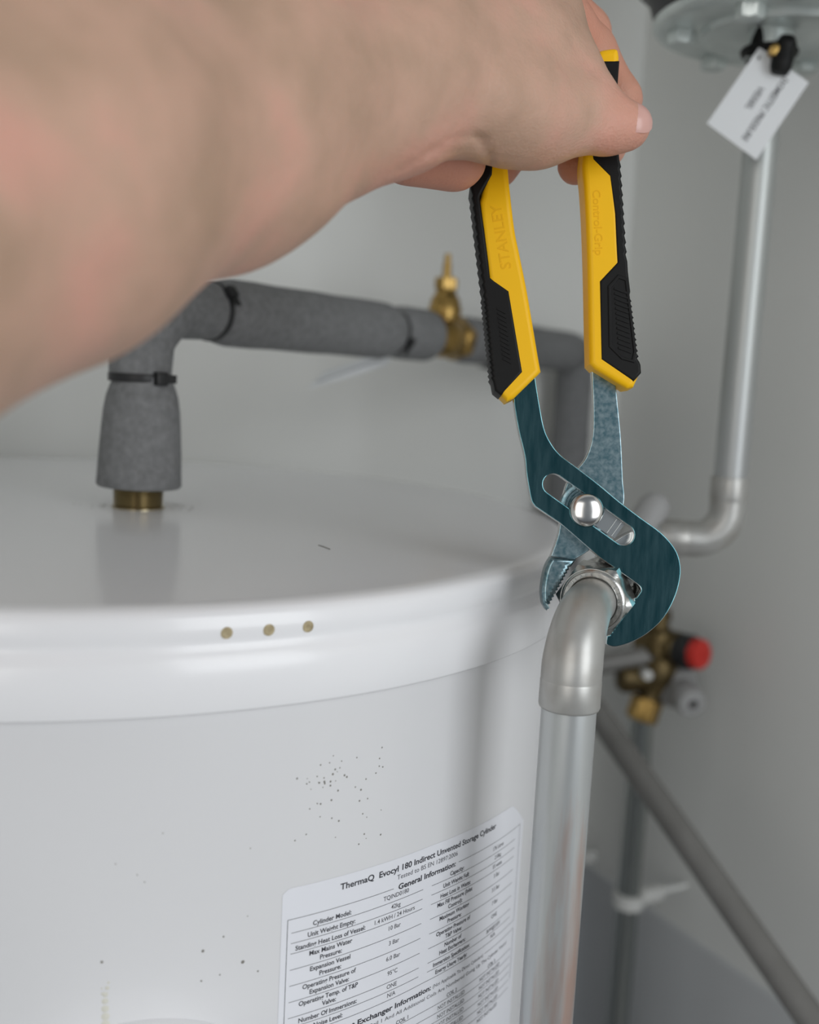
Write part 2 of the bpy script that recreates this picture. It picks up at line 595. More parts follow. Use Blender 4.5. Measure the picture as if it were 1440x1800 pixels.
put(172.0, -183.2, 'Bottom Coil Is Coil 1 And All Additional Coils Are Numbered Going Up The Cylinder Vessel', 121, 1.75, 0.0, thin=True)
for t_, c_ in (('COIL 1', 210.8), ('COIL 2', 243.4), ('COIL 3', 277.5)): put(c_, -187.6, t_, None, 1.8, 0.012, True)
for i in range(6):
    z = -188.2 - 4.15 * i
    rule(153.3, 299.5, z)
    for c_ in (243.6, 276.5): put(c_, z - 3.2, 'NOT INSTALLED', None, 1.95, 0.006, True, True)
    put(210.8, z - 3.2, ('22mm', '1.9 m', '18 kW', '0.68 m', '22mm', '0.21')[0] if i == 0 else 'N/A', None, 1.95, 0.006, True, True) if i > 4 else None
pm('lettering', inkV, inkF, M_ink, rating, False, None)
pm('ruled_lines', thinV, thinF, M_ink2, rating, False, None)

# dirt specks and a dried drip on the casing
sv = []
for s_, z_, r_ in [(82.2, -128.8, .55), (118.3, -130.2, .6), (133.8, -137.8, .75), (126, -126, .4), (118, -142, .4), (125, -141, .35), (140, -143, .4)] + \
        [(150 + rng.rand() * 45, -62 - rng.rand() * 40, 0.22 + 0.28 * rng.rand()) for _ in range(34)] + \
        [(165 + rng.normal() * 6, -70 + rng.normal() * 4, 0.2 + 0.3 * rng.rand()) for _ in range(22)] + \
        [(80 + rng.rand() * 60, -70 - rng.rand() * 60, 0.25) for _ in range(6)]:
    sv.append(lathe_data([(0, 0.14), (r_ * 0.7, 0.12), (r_, 0.0)], on_cyl(s_, z_, RB), out_dir(s_), 7))
o = pm('dirt_specks', *join_data(sv), M_speck, cyl, True, None); o['kind'] = 'stuff'
dv = []
for k, (s_, z_, r_) in enumerate([(84.6, -137, .5), (84.2, -139, .8), (83.6, -141.5, 1.0), (83.5, -144, 1.2), (83.6, -147, 1.4), (83.7, -150, 1.5), (82.3, -139, .4), (82.6, -141, .6), (83.8, -153, 1.6)]):
    dv.append(lathe_data([(0, 0.22), (r_ * 0.7, 0.16), (r_, 0.0)], on_cyl(s_, z_, RB), out_dir(s_), 10))
pm('dried_drip', *join_data(dv), M_drip, cyl, True, None)
# scuffs on the lid round the riser
RIS = Vector((-152.5, 601.4, LID + 1.1))
sc = []
for k in range(34):
    a = rng.rand() * 1.5 - 0.2 if k < 22 else 2.9 + rng.rand() * 0.8
    r_ = (19 + 14 * rng.rand()) if k < 22 else 18 + 20 * rng.rand()
    c_ = RIS + Vector((math.cos(a) * r_, -0.1 + math.sin(a) * r_ * 0.9, -0.12))
    sc.append(lathe_data([(0, 0.25), (0.8, 0.2), (0.5 + 2.0 * rng.rand() ** 2, 0.0)], c_, ZUP, 7))
sc.append(tube_data([(-42.5, 508, LID + .75), (-40, 505, LID + .85), (-36.3, 498.7, LID + .75)], 0.22, 6))
o = pm('lid_scuffs', *join_data(sc), M_speck, cyl, True, None); o['kind'] = 'stuff'

# ------------------------------------------------------------------ pliers
DP = 457.0
KP = DP / F
OP = pt(1040, 900, DP)
MP = Matrix.Identity(4)
for i in range(3):
    MP[i][0], MP[i][1], MP[i][2] = RT[i], UP[i], -FW[i]
_w = W(OP)
for i in range(3): MP[i][3] = _w[i]


def q(p):
    return tuple([(p[0] - 1040) * KP, -(p[1] - 900) * KP] + ([1] if len(p) > 2 else []))


def qs(pts, per=6):
    return smooth_outline([q(p) for p in pts], per)


pl = thing('slip_joint_pliers', 'slip joint pliers with yellow and black grips, jaws clamped on the pipe nut', 'pliers', _w)
leverA = [(899, 560, 1), (906, 660, 1), (903, 701), (911, 754), (922, 801), (926, 838), (934, 880), (941, 891, 1), (985, 920, 1), (1038, 966, 1), (1056, 981), (1090, 1005), (1122, 1028),
          (1127, 1037), (1122, 1046, 1)]
# toothed inner edge of the big jaw
tA, tB = np.array((1119, 1050.)), np.array((1068, 1122.))
nrm = np.array([-(tB - tA)[1], (tB - tA)[0]]); nrm /= np.hypot(*nrm)
teeth = []
NT = 13
for k in range(NT):
    a = tA + (tB - tA) * (k / NT); b = tA + (tB - tA) * ((k + 0.55) / NT)
    teeth += [tuple(a) + (1,), tuple(b + nrm * 3.2) + (1,)]
leverA += teeth + [(1066, 1127, 1), (1067, 1133), (1082, 1137), (1110, 1129), (1140, 1112), (1168, 1085), (1188, 1048), (1197, 1010), (1194, 980), (1182, 957), (1160, 934), (1127, 910),
                   (1090, 882), (1054, 852), (1015, 822), (985, 799), (968, 777), (957, 752), (948, 705), (941, 660, 1), (925, 560, 1)]
# the long slot: rounded ends
sA, sB, sr_ = np.array((973, 851.)), np.array((1097, 940.)), 18.0
ux = (sB - sA) / np.hypot(*(sB - sA)); ang0 = math.atan2(ux[1], ux[0])
slot = []
for c_, off in ((sB, -math.pi / 2), (sA, math.pi / 2)):
    for k in range(11):
        t = ang0 + off + math.pi * k / 10
        slot.append(q((c_[0] + sr_ * math.cos(t), c_[1] + sr_ * math.sin(t))))
nA = plate('front_lever', [qs(leverA), slot], -5.2, 0.0, 0.45, MP, M_steel, pl)
nA.data.materials.append(M_steel_edge)


def edge_metal(o, normal, thr=0.9, idx=1):
    """the ground edges of the lever are bare polished steel"""
    for p in o.data.polygons:
        if abs(p.normal.dot(normal)) < thr: p.material_index = idx


NP = Vector(-FW)
edge_metal(nA, NP)
jawA = [(1054, 980, 1), (1090, 1005), (1122, 1028), (1127, 1037), (1122, 1046, 1)] + teeth + [(1066, 1127, 1), (1067, 1133), (1082, 1136.5), (1110, 1128.5), (1140, 1111.5), (1166, 1085), (1186, 1048), (1194, 1010), (1190, 980), (1178, 957), (1158, 936), (1127, 930), (1080, 955)]
jA = plate('front_jaw', [qs(jawA)], -13.0, -5.0, 0.3, MP, M_steel_edge, pl)

leverB = [(1040, 560, 1), (1044, 650, 1), (1046, 690), (1047, 740), (1044, 773), (1034, 803), (1019, 823), (1000, 850), (990, 890), (987, 925), (982, 949), (971, 979, 1), (1015, 984, 1), (1040, 968), (1085, 930),
          (1102, 884), (1100, 840), (1097, 773), (1092, 718), (1086, 660, 1), (1080, 560, 1)]
nB = plate('rear_lever', [qs(leverB)], -10.6, -5.4, 0.5, MP, M_steel_back, pl)
nB.data.materials.append(M_steel_edge); edge_metal(nB, NP)
u1, u2 = np.array((1006, 996.)), np.array((966, 1068.))
n2_ = np.array([(u2 - u1)[1], -(u2 - u1)[0]]); n2_ /= np.hypot(*n2_)
tb = []
for k in range(12):
    a = u1 + (u2 - u1) * (k / 12); b = u1 + (u2 - u1) * ((k + 0.55) / 12)
    tb += [tuple(a) + (1,), tuple(b - n2_ * 3.0) + (1,)]
jawB = [(971, 980, 1), (1015, 984, 1)] + [tuple(u1) + (1,)] + tb[1:] + [(963, 1075, 1), (956, 1062), (954, 1040), (957, 1015), (963, 994)]
jB = plate('rear_jaw', [qs(jawB)], -13.0, -1.6, 1.6, MP, M_steel_back, pl, 3)
jB.data.materials.append(M_steel_edge)
# pivot: boss on the rear lever, keyed tongue, and the domed rivet
C_P = OP + RT * ((1034 - 1040) * KP) - UP * ((893 - 900) * KP)
lathe('pivot_boss', [(11.5, -6), (11.5, -4.6), (10.8, -4.2), (9.2, -4.2), (8.9, -4.7), (8.0, -4.7), (7.6, -3.4), (0, -3.4)], C_P, NP, M_steel_back, pl, n=56)
bossbits = []
uxd = RT * ux[0] - UP * ux[1]; uyd = RT * (-ux[1]) - UP * ux[0]
for t_, h_ in ((58, 4.4), (68, 4.4)):
    cc = C_P + uxd * (t_ * KP) + NP * np.float64(1)[None] * 0 if False else Vector(C_P + uxd * (t_ * KP)) - NP * 4.2
    bossbits.append(box_data(cc, (uxd, uyd, -FW), (0.7, 3.6, 0.9)))
cc = Vector(C_P + uxd * (35 * KP)) - NP * 4.4
bossbits.append(box_data(cc, (uxd, uyd, -FW), (7.5, 3.9, 0.6)))
pm('adjusting_ridge', *join_data(bossbits), M_steel_edge, pl, False, None)
C_R = OP + RT * ((1031 - 1040) * KP) - UP * ((897 - 900) * KP)
lathe('rivet', [(4.0, -3.5), (4.0, 0.0), (7.1, 0.05), (7.15, 0.7), (6.4, 1.5), (5.0, 2.15), (3.2, 2.6), (1.6, 2.8), (0, 2.85)], C_R, NP, M_rivet, pl, n=48, auto=60)


def zigzag(p0, p1, n, amp, side):
    """serrated edge: saw teeth from p0 to p1"""
    p0, p1 = np.array(p0, float), np.array(p1, float)
    d = (p1 - p0); nn = np.array([-d[1], d[0]]) / np.hypot(*d) * side
    out = []
    for k in range(n):
        a = p0 + d * (k / n); b = p0 + d * ((k + 0.75) / n)
        out += [tuple(a) + (1,), tuple(b + nn * amp) + (1,)]
    return out


def strip_boxes(p0, p1, n, dirv, ln, wd, z, h):
    """row of slanted raised ribs between two points"""
    p0, p1 = np.array(p0, float), np.array(p1, float)
    d = np.array(dirv, float) / np.hypot(*dirv)
    r = []
    for k in range(n):
        c = p0 + (p1 - p0) * ((k + 0.5) / n)
        u, v = q(c)[:2]
        cen = Vector(OP + RT * u + UP * v) + NP * z
        ax = Vector(RT * d[0] - UP * d[1]); ay = Vector(RT * d[1] + UP * d[0])
        r.append(box_data(cen, (ax, ay, NP), (ln * KP / 2, wd * KP / 2, h / 2)))
    return r


ZH = -5.0     # middle plane of the grips
# ---- left grip
yl = [(853, 120), (858, 200), (856, 282), (846, 346), (842, 362), (847, 420), (854, 470), (858, 500), (864, 560), (870, 620), (874, 690, 1), (890, 707, 1), (903, 701, 1), (950, 655, 1), (944, 621), (936, 573), (925, 509), (912, 445), (904, 405), (896, 338), (892, 290), (888, 200), (886, 130), (872, 108)]
gl = plate('left_grip', [qs(yl)], ZH - 8.2, ZH + 8.2, 2.4, MP, M_yellow, pl, 4)
bl = [(862, 282, 1), (866, 290), (865, 312, 1), (844, 348), (844, 360, 1), (851, 407, 1), (858, 462, 1), (861, 491, 1), (894, 514, 1), (906, 585, 1), (918, 656, 1), (880, 697, 1), (869, 688, 1)] + \
    zigzag((866, 672), (851, 520), 16, 3.5, -1) + zigzag((850, 515), (828, 330), 11, 2.5, -1) + [(829, 310, 1), (836, 230, 1), (840, 150, 1), (858, 150, 1)]
for part_z in (1,):
    plate('overmould', [qs(bl, 3)], ZH - 8.6, ZH + 8.6, 1.2, MP, M_rubber, gl, 3)
rb = strip_boxes((880, 545), (891, 640), 12, (1, .55), 17, 3.6, ZH + 8.6, 0.9)
pm('grip_ribs', *join_data(rb), M_rubber, gl, False, None)
# ---- right grip
yr = [(1040, 110), (1036, 190), (1022, 282), (1025, 330), (1028, 379), (1031, 460), (1033, 551), (1035, 641, 1), (1044, 650, 1), (1100, 684, 1), (1112, 682, 1), (1122, 660, 1), (1112, 600), (1100, 520), (1090, 455), (1086, 379), (1082, 310), (1078, 200), (1085, 130), (1087, 103, 1), (1083, 90), (1066, 90), (1050, 95)]
gr = plate('right_grip', [qs(yr)], ZH - 8.2, ZH + 8.2, 2.4, MP, M_yellow, pl, 4)
br = [(1036, 262, 1), (1040, 285, 1), (1069, 314, 1), (1078, 379, 1), (1082, 464, 1), (1051, 497, 1), (1054, 634, 1), (1111, 673, 1), (1125, 657, 1), (1124, 643, 1)] + \
    zigzag((1122, 638), (1107, 522), 12, 3.5, -1) + [(1106, 515, 1), (1102, 480, 1)] + zigzag((1101, 462), (1089, 280), 11, 2.5, -1) + [(1084, 240, 1), (1082, 180, 1), (1087, 112, 1), (1058, 112, 1), (1056, 180, 1)]
plate('overmould', [qs(br, 3)], ZH - 8.6, ZH + 8.6, 1.2, MP, M_rubber, gr, 3)
# raised frame and ribs on the right overmould
fr = [(1066, 506), (1084, 486), (1100, 492), (1116, 622), (1112, 640), (1090, 634), (1068, 612)]
fi = [(1071, 509), (1085, 493), (1096, 497), (1111, 620), (1108, 634), (1091, 629), (1073, 609)]
plate('grip_frame', [[q(p) for p in fr], [q(p) for p in fi]], ZH + 8.2, ZH + 9.1, 0.25, MP, M_rubber, gr, 1)
rb = strip_boxes((1088, 510), (1096, 622), 13, (1, .38), 24, 3.6, ZH + 8.6, 0.9)
pm('grip_ribs', *join_data(rb), M_rubber, gr, False, None)


def emboss(name, text, p0, p1, cap_px, flip, parent):
    """raised lettering along p0->p1 (picture px), letter tops to the left of that direction"""
    V, Fc, w = text_flat(text, 1.0, 0.01)
    p0, p1 = np.array(p0, float), np.array(p1, float)
    d = p1 - p0; L = np.hypot(*d); d = d / L
    n = np.array([d[1], -d[0]])            # image y is down: left of travel
    k = cap_px / 0.72
    vv = []
    zt = ZH + 8.2
    for x_, y_, _ in V:
        c = p0 + d * (x_ / w * L) + n * (y_ * k)
        u, v = q(c)[:2]
        vv.append(Vector(OP + RT * u + UP * v) + NP * (zt + 0.12))
    me = bpy.data.meshes.new(name)
    bm = bmesh.new()
    bv = [bm.verts.new(W(p)) for p in vv]
    for f in Fc:
        try: bm.faces.new([bv[i] for i in f])
        except ValueError: pass
    ext = bmesh.ops.extrude_face_region(bm, geom=bm.faces[:])
    dv_ = NP * (-0.35 / 1000)
    bmesh.ops.translate(bm, verts=[e for e in ext['geom'] if isinstance(e, bmesh.types.BMVert)], vec=dv_)
    bm.to_mesh(me); bm.free()
    return link(name, me, M_yellow_emb, parent, False)


emboss('lettering', 'STANLEY', (898, 474), (879, 362), 19, False, gl)
emboss('lettering', 'Control-Grip', (1040, 338), (1045, 452), 14, False, gr)

# ------------------------------------------------------------------ outlet pipe with elbow and nut
NUT = Vector(pt(1042, 1057, 456))
PXY = Vector((68.0, 420.0))
ax_ = Vector((NUT.x - PXY.x, NUT.y - PXY.y, 0)); run = ax_.length; ax_.normalize()     # away from the lens
ax_ = (ax_ + Vector((0, 0, 0.06))).normalized()
fp = thing('outlet_pipe', 'silver grey pipe rising at right of the white cylinder to an elbow with a nut', 'pipe', W((PXY.x, PXY.y, FLOOR)))
ZB = NUT.z - 2.0
path = bend([(NUT.x, NUT.y, NUT.z), (PXY.x, PXY.y, ZB), (PXY.x, PXY.y, ZB - 80)], 23.0, 14)
z_col = on_vertical(PXY, 1243)
path = [p for p in path if p.z > z_col + 2] + [Vector((PXY.x, PXY.y, z_col + 17))]
path = bend([(NUT.x, NUT.y, NUT.z), (PXY.x, PXY.y, ZB), (PXY.x, PXY.y, z_col + 12)], 24.0, 16)
rad = [10.2 + 2.0 * min(1.0, i / 15.0) for i in range(len(path))]
tube('elbow', path, rad, M_solder, fp, n=48, auto=60)
lathe('elbow_socket', [(10.6, 15), (11.7, 14), (12.3, 11), (12.4, 1.2), (12.0, 0.2), (11.0, 0)], (PXY.x, PXY.y, z_col), ZUP, M_solder, fp, n=48, auto=60)
tube('pipe', [(PXY.x, PXY.y, z_col + 6), (PXY.x, PXY.y, -250), (PXY.x, PXY.y, FLOOR)], 11.1, M_pipe_worn, fp, n=48)


def hexa(name, origin, axis, af, z0, z1, chamf, material, parent, rot=0.0, hole=0.0):
    """hexagonal nut with turned chamfers"""
    x, y, a = basis(axis)
    x2 = x * math.cos(rot) + y * math.sin(rot); y2 = a.cross(x2)
    R_ = af / 2 / math.cos(math.pi / 6)
    V, Fc, n = [], [], 48
    o_ = Vector(origin)
    def hexr(t):
        k = (t % (math.pi / 3)) - math.pi / 6
        return af / 2 / math.cos(k)
    prof = [(None, z0 + 0.0, af / 2 * 0.98), (None, z0 + chamf, 99), (None, z1 - chamf, 99), (None, z1, af / 2 * 0.985)]
    rings = []
    for _, h, lim in prof:
        ring = []
        for k in range(n):
            t = 2 * math.pi * k / n
            r = min(hexr(t), lim if lim < 99 else 1e9)
            ring.append(len(V)); V.append(W(o_ + a * h + (x2 * math.cos(t) + y2 * math.sin(t)) * r))
        rings.append(ring)
    for A, B in zip(rings, rings[1:]):
        for k in range(n):
            k2 = (k + 1) % n; Fc.append((A[k], B[k], B[k2], A[k2]))
    Fc.append(tuple(rings[0])); Fc.append(tuple(rings[-1]))
    return pm(name, V, Fc, material, parent, True, 25)


toC = -ax_
xh, yh, _ = basis(toC)
right_ang = math.atan2(Vector(RT).dot(yh), Vector(RT).dot(xh))
nut = hexa('compression_nut', NUT, toC, 28.6, -13.5, 0.0, 1.6, M_nut, fp, right_ang - math.radians(4))
lathe('nut_ring', [(14.0, -0.4), (13.4, 0.6), (12.8, 0.9), (12.5, 0.35), (10.9, 0.35), (10.7, 1.0), (10.2, 0.2)], NUT, toC, M_nut, nut, n=56)
# raised letters round the nut face: '22MM.' on the right, a maker's word on the left
for word, a0, step in (('ULAPE', 141, -13.0), ('22MM.', 33, -13.5)):
    rim = []
    for i, ch in enumerate(word):
        t = math.radians(a0 + step * i)
        V, Fc, w = text_flat(ch, 1.0, 0.01)
        ru = (math.cos(t) * Vector(RT) + math.sin(t) * Vector(UP)); ru = (ru - toC * ru.dot(toC)).normalized()
        tu = ru.cross(toC).normalized()
        rim.append(([W(NUT + toC * 0.65 + ru * (11.0 + v[1] * 1.75) + tu * ((v[0] - w / 2) * 2.2)) for v in V], Fc))
    pm('lettering', *join_data(rim), M_steel_edge, nut, False, None)
hexa('fitting_body', NUT - toC * 0, toC, 27.0, -34, -15.0, 1.2, M_nut, fp, right_ang + math.radians(27))
TEE = Vector(pt(1118, 942, 722))
tube('branch_pipe', [NUT - toC * 30, TEE + (NUT - TEE).normalized() * 14], 11.0, M_pipe, fp, n=36)

# ------------------------------------------------------------------ vessel pipe on the right with elbow and capped tee
VXY = Vector((211.0, 713.5))
vp = thing('vessel_pipe', 'grey metal pipe dropping from the vessel flange to a left-turning elbow', 'pipe', W(TEE))
z_el = pt(1280, 950, 718)[2]
run_end = Vector((TEE.x, TEE.y, TEE.z))
corner_v = Vector((VXY.x, VXY.y, (z_el + TEE.z) / 2))
d_run = (run_end - corner_v).normalized()
tube('riser', [(VXY.x, VXY.y, corner_v.z + 40), (VXY.x, VXY.y, 60), (VXY.x, VXY.y, 212)], 11.0, M_pipe, vp, n=36)
pth = bend([(VXY.x, VXY.y, corner_v.z + 40), corner_v, corner_v + d_run * 45], 20.0, 12)
tube('elbow', pth, [12.0] * len(pth), M_solder, vp, n=36, auto=60)
for p_, a_ in ((Vector((VXY.x, VXY.y, corner_v.z + 26)), ZUP), (corner_v + d_run * 26, d_run)):
    lathe('elbow_socket', [(11.9, 0), (12.4, 2), (12.5, 15), (11.9, 16.5), (11.0, 16.6)], p_, a_, M_solder, vp, n=36, auto=60)
tube('pipe', [corner_v + d_run * 38, run_end], 11.0, M_pipe, vp, n=36)
capd = (Vector(pt(1163, 872, 722)) - Vector(pt(1112, 950, 722))).normalized()
c0 = Vector(pt(1112, 950, 722))
Lc = (Vector(pt(1163, 868, 722)) - c0).length
lathe('capped_tee', [(11.0, -14), (11.5, 0), (11.2, Lc - 22), (10.6, Lc - 10), (8.6, Lc - 4.0), (5, Lc - 1), (0, Lc)], c0, capd, M_greyplastic, vp, n=36, auto=70)

# ------------------------------------------------------------------ expansion vessel and its tag
VZ = pt(1365, 62, 690)[2]
VC = Vector((VXY.x + 9, VXY.y + 10, 0))
ev = thing('expansion_vessel', 'black expansion vessel above the frame with a bolted silver flange beneath', 'vessel', W((VC.x, VC.y, VZ)))
lathe('shell', [(0, VZ + 5), (78, VZ + 5), (81, VZ + 12), (84, VZ + 22), (104, VZ + 40), (124, VZ + 75), (130, VZ + 120), (130, VZ + 330), (112, VZ + 390), (70, VZ + 415), (0, VZ + 420)], VC, ZUP, M_vessel, ev, n=72, auto=50)
lathe('flange', [(0, VZ - 3.5), (24, VZ - 3.5), (28, VZ - 2), (42, VZ - 1.0), (46, VZ - 3.4), (49, VZ - 3.4), (51, VZ), (70, VZ), (74, VZ - 0.2), (78, VZ + 1.2), (80, VZ + 4), (80, VZ + 6.5), (78, VZ + 8), (60, VZ + 8.5), (0, VZ + 8.5)], VC, ZUP, M_flange, ev, n=80, auto=40)
for k in range(6):
    t = math.radians(176 + 60 * k)
    b0 = VC + Vector((math.cos(t) * 62, math.sin(t) * 62, VZ))
    hb = hexa('flange_bolt', b0, -ZUP, 15, -0.5, 8.5, 0.8, M_flange, ev, 0.3 * k)
lathe('flange_hub', [(13.5, 0), (13.5, -12), (14.5, -13), (14.5, -19), (12.6, -20), (12.6, -34), (11.0, -34)], (VXY.x, VXY.y, VZ), ZUP, M_flange, ev, n=40)
lathe('hub_seal', [(12.8, -12.5), (17.0, -12.4), (18.0, -14), (17, -16.5), (14.7, -17), (13.2, -22), (13.2, -34), (15.0, -37), (15.0, -44), (13.5, -48), (11.2, -48)], (VXY.x, VXY.y, VZ), ZUP, M_rubber, ev, n=40)
lathe('hub_bracket', [(0, 0), (4.5, 0), (4.5, 10), (3.5, 20), (0, 20)], pt(1326, 98, 672), Vector((.25, 0.1, 1)), M_rubber, ev, n=16)
lathe('tie_knot', [(0, -7), (5.0, -6), (6.6, -2), (6.8, 3), (5.6, 8), (6.6, 12), (4.5, 16), (0, 16)], pt(1374, 112, 660), Vector((.15, 0, 1)), M_rubber, ev, n=16)
lathe('brass_plug', [(0, 0), (3.4, 0), (3.4, 6), (0, 7)], pt(1358, 92, 662), Vector((0, -1, 0)), M_brass, ev, n=12)

DT = 666.0
tl = [pt(1335, 83, DT), pt(1422, 145, DT - 6), pt(1330, 281, DT - 2), pt(1243, 217, DT + 4)]
vt = thing('pressure_vessel_tag', 'white card tag hanging askew under the vessel flange', 'tag', W(tl[0]))


def card(name, corners, thick, material, parent, n=6, curl=0.0):
    c = [Vector(k) for k in corners]
    nn = (c[1] - c[0]).cross(c[3] - c[0]).normalized()
    if nn.y > 0: nn = -nn
    V, Fc = [], []
    for side in (0, 1):
        for i in range(n + 1):
            for j in range(n + 1):
                a = c[0].lerp(c[1], i / n); b = c[3].lerp(c[2], i / n)
                p = a.lerp(b, j / n) + nn * (curl * math.sin(math.pi * j / n) - side * thick)
                V.append(W(p))
    K = (n + 1) ** 2
    for i in range(n):
        for j in range(n):
            a = i * (n + 1) + j
            Fc.append((a, a + 1, a + n + 2, a + n + 1)); Fc.append((K + a, K + a + n + 1, K + a + n + 2, K + a + 1))
    for i in range(n):
        for a, b in ((i, i + 1), (n * (n + 1) + i, n * (n + 1) + i + 1), (i * (n + 1), (i + 1) * (n + 1)), (i * (n + 1) + n, (i + 1) * (n + 1) + n)):
            Fc.append((a, b, K + b, K + a))
    return pm(name, V, Fc, material, parent, True, 40), nn


cd, nn = card('card', tl, 0.4, M_card, vt)
# printed words, running from the upper right corner down
tv = []
c = [Vector(k) for k in tl]
eR = (c[2] - c[1]).normalized(); eD = (c[0] - c[1]).normalized()
LR = (c[2] - c[1]).length; LD = (c[0] - c[1]).length
for t_, x0, x1, yb, cap_ in (('DOMESTIC PRESSURE', 0.11, 0.91, 0.40, 3.9), ('VESSEL', 0.33, 0.62, 0.64, 3.9)):
    V, Fc, w = text_flat(t_, 1.0, 0.02)
    k = cap_ / 0.72; kx = (x1 - x0) * LR / w
    tv = [([W(c[1] + eR * (x0 * LR + v[0] * kx) + eD * (yb * LD - v[1] * k) + nn * 0.12) for v in V], Fc)]
    pm('lettering', *join_data(tv), M_ink2, cd, False, None)
tube('tag_string', [c[0] + eR * 6 - eD * 4, c[0] + eR * 2 - eD * 2 + Vector((0, 6, 10)), (VXY.x - 6, VXY.y - 14, VZ - 34)], 0.8, M_black, vt, n=8)

# ------------------------------------------------------------------ insulated pipe
ip = thing('insulated_pipe', 'pipe wrapped in grey foam insulation rising from the cylinder lid towards the corner', 'pipe', W(RIS))
thr = [(0, 0)]
h = 0.0
thr = [(14.6, -1.0), (14.6, 0.6), (13.9, 1.0)]
h = 1.2
while h < 12.5:
    thr += [(13.2, h), (13.9, h + 0.55)]; h += 1.1
thr += [(13.0, h), (16.0, h + 0.4), (16.3, h + 3.0), (16.3, h + 8), (12, h + 9), (0, h + 9)]
lathe('threaded_connector', thr, RIS, ZUP, M_thread, ip, n=48, auto=20)
zz = lambda py: on_vertical((RIS.x, RIS.y), py)
zt = RIS.z
lathe('foam_sleeve', [(11.0, 16.0), (21.5, 12.6), (22.6, 12.0), (23.4, 13.2), (23.1, 18), (22.6, 30), (21.8, 42), (20.9, 54), (19.6, 62), (18.0, 67), (16.8, 70), (16.6, 74)], RIS, (0.02, 0, 1), M_foam, ip, n=56, auto=60)
P_l = Vector((RIS.x, RIS.y, zt + 113)); P_r = Vector(pt(1013, 620, 1088))
hd = (P_r - P_l).normalized()
pth = bend([(RIS.x, RIS.y, zt + 73), P_l, P_l + hd * 62], 24.0, 12)
rad = []
for i, p in enumerate(pth):
    s = i / (len(pth) - 1)
    rad.append(16.8 + 3.4 * math.sin(math.pi * min(max(s, 0), 1)) ** 0.7)
tube('foam_elbow', pth, rad, M_foam, ip, n=48, auto=70)


def at_px(px):
    """distance along the horizontal run where it crosses picture column px"""
    lo, hi = 0.0, (P_r - P_l).length
    for _ in range(50):
        mm = (lo + hi) / 2
        p = np.array(P_l + hd * mm); c = 720 + F * (p @ RT) / (p @ FW)
        if c < px: lo = mm
        else: hi = mm
    return (lo + hi) / 2


def sleeve(name, s0, s1, r0, r1, taper=10.0, rt=16.5):
    n = 12
    prof = [(12, s0 + 0.5), (rt - 1.5, s0), (rt, s0 + 0.6), (r0 - 1, s0 + taper * 0.55), (r0, s0 + taper)]
    for k in range(1, 8): prof.append((r0 + (r1 - r0) * k / 8 + 0.25 * math.sin(k * 2.1), s0 + taper + (s1 - s0 - 2 * taper) * k / 8))
    prof += [(r1, s1 - taper), (r1 - 1, s1 - taper * 0.55), (rt, s1 - 0.6), (rt - 1.5, s1), (12, s1 - 0.5)]
    return lathe(name, prof, P_l, hd, M_foam, ip, n=48, auto=70)


sA_, sB_, sV0, sV1, sC_, sD_ = at_px(372), at_px(687), at_px(742), at_px(815), at_px(862), at_px(1004)
sleeve('foam_sleeve', sA_, sB_, 20.2, 20.4, 14, 16.8)
lathe('foam_sleeve', [(12, sB_ + .5), (16.0, sB_), (17.0, sB_ + 4), (19.5, sB_ + 10), (20, sB_ + 20), (20, sV0 + 2), (19, sV0 + 6), (11.5, sV0 + 6.5)], P_l, hd, M_foam, ip, n=48, auto=60)
sleeve('foam_sleeve', sV1 - 6, sC_, 19.0, 19.0, 5, 17.5)
sleeve('foam_sleeve', sC_, sD_, 19.5, 19.5, 8, 17.5)
pth = bend([P_l + hd * sD_, P_r, (P_r.x, P_r.y, P_r.z - 80)], 16.0, 10)
tube('foam_elbow', pth, 19.0, M_foam, ip, n=40, auto=70)
tube('foam_sleeve', [(P_r.x, P_r.y, P_r.z - 79), (P_r.x, P_r.y, P_r.z - 300), (P_r.x, P_r.y, FLOOR)], 19.5, M_foam, ip, n=40)
tube('pipe', [P_l + hd * 70, P_l + hd * (sD_ + 5)], 11.0, M_pipe, ip, n=24)


def cable_tie(center, axis, r, w, head_dir, parent):
    o = lathe('cable_tie', [(r - 0.6, -w), (r + 0.5, -w), (r + 0.7, -w + 0.4), (r + 0.7, w - 0.4), (r + 0.5, w), (r - 0.6, w)], center, axis, M_black, parent, n=44)
    x, y, a = basis(axis)
    hdv = Vector(head_dir); hdv = (hdv - a * hdv.dot(a)).normalized(); sd = a.cross(hdv)
    hb = box('tie_head', Vector(center) + hdv * (r + 2.0) + a * 0, (hdv, sd, a), (2.6, 3.4, w + 1.4), M_black, o, 0.6)
    box('tie_tail', Vector(center) + hdv * (r + 3.0) + sd * 5.5, (hdv, sd, a), (0.6, 4.0, w), M_black, o)
    return o


cable_tie((RIS.x, RIS.y, zt + 72.5), (0, 0, 1), 16.8, 2.3, (0.75, -0.66, 0), ip)
cable_tie(P_l + hd * (sA_ - 1), hd, 17.2, 1.8, (0.5, -0.7, 0.55), ip)
cable_tie(P_l + hd * (sB_ + 1), hd, 16.4, 1.8, (0.4, -0.9, -0.35), ip)
cable_tie(P_l + hd * (sC_), hd, 17.8, 1.7, (0, 0, -1), ip)
cable_tie(P_l + hd * (sD_), hd, 17.8, 1.7, (0.5, -0.8, 0.0), ip)

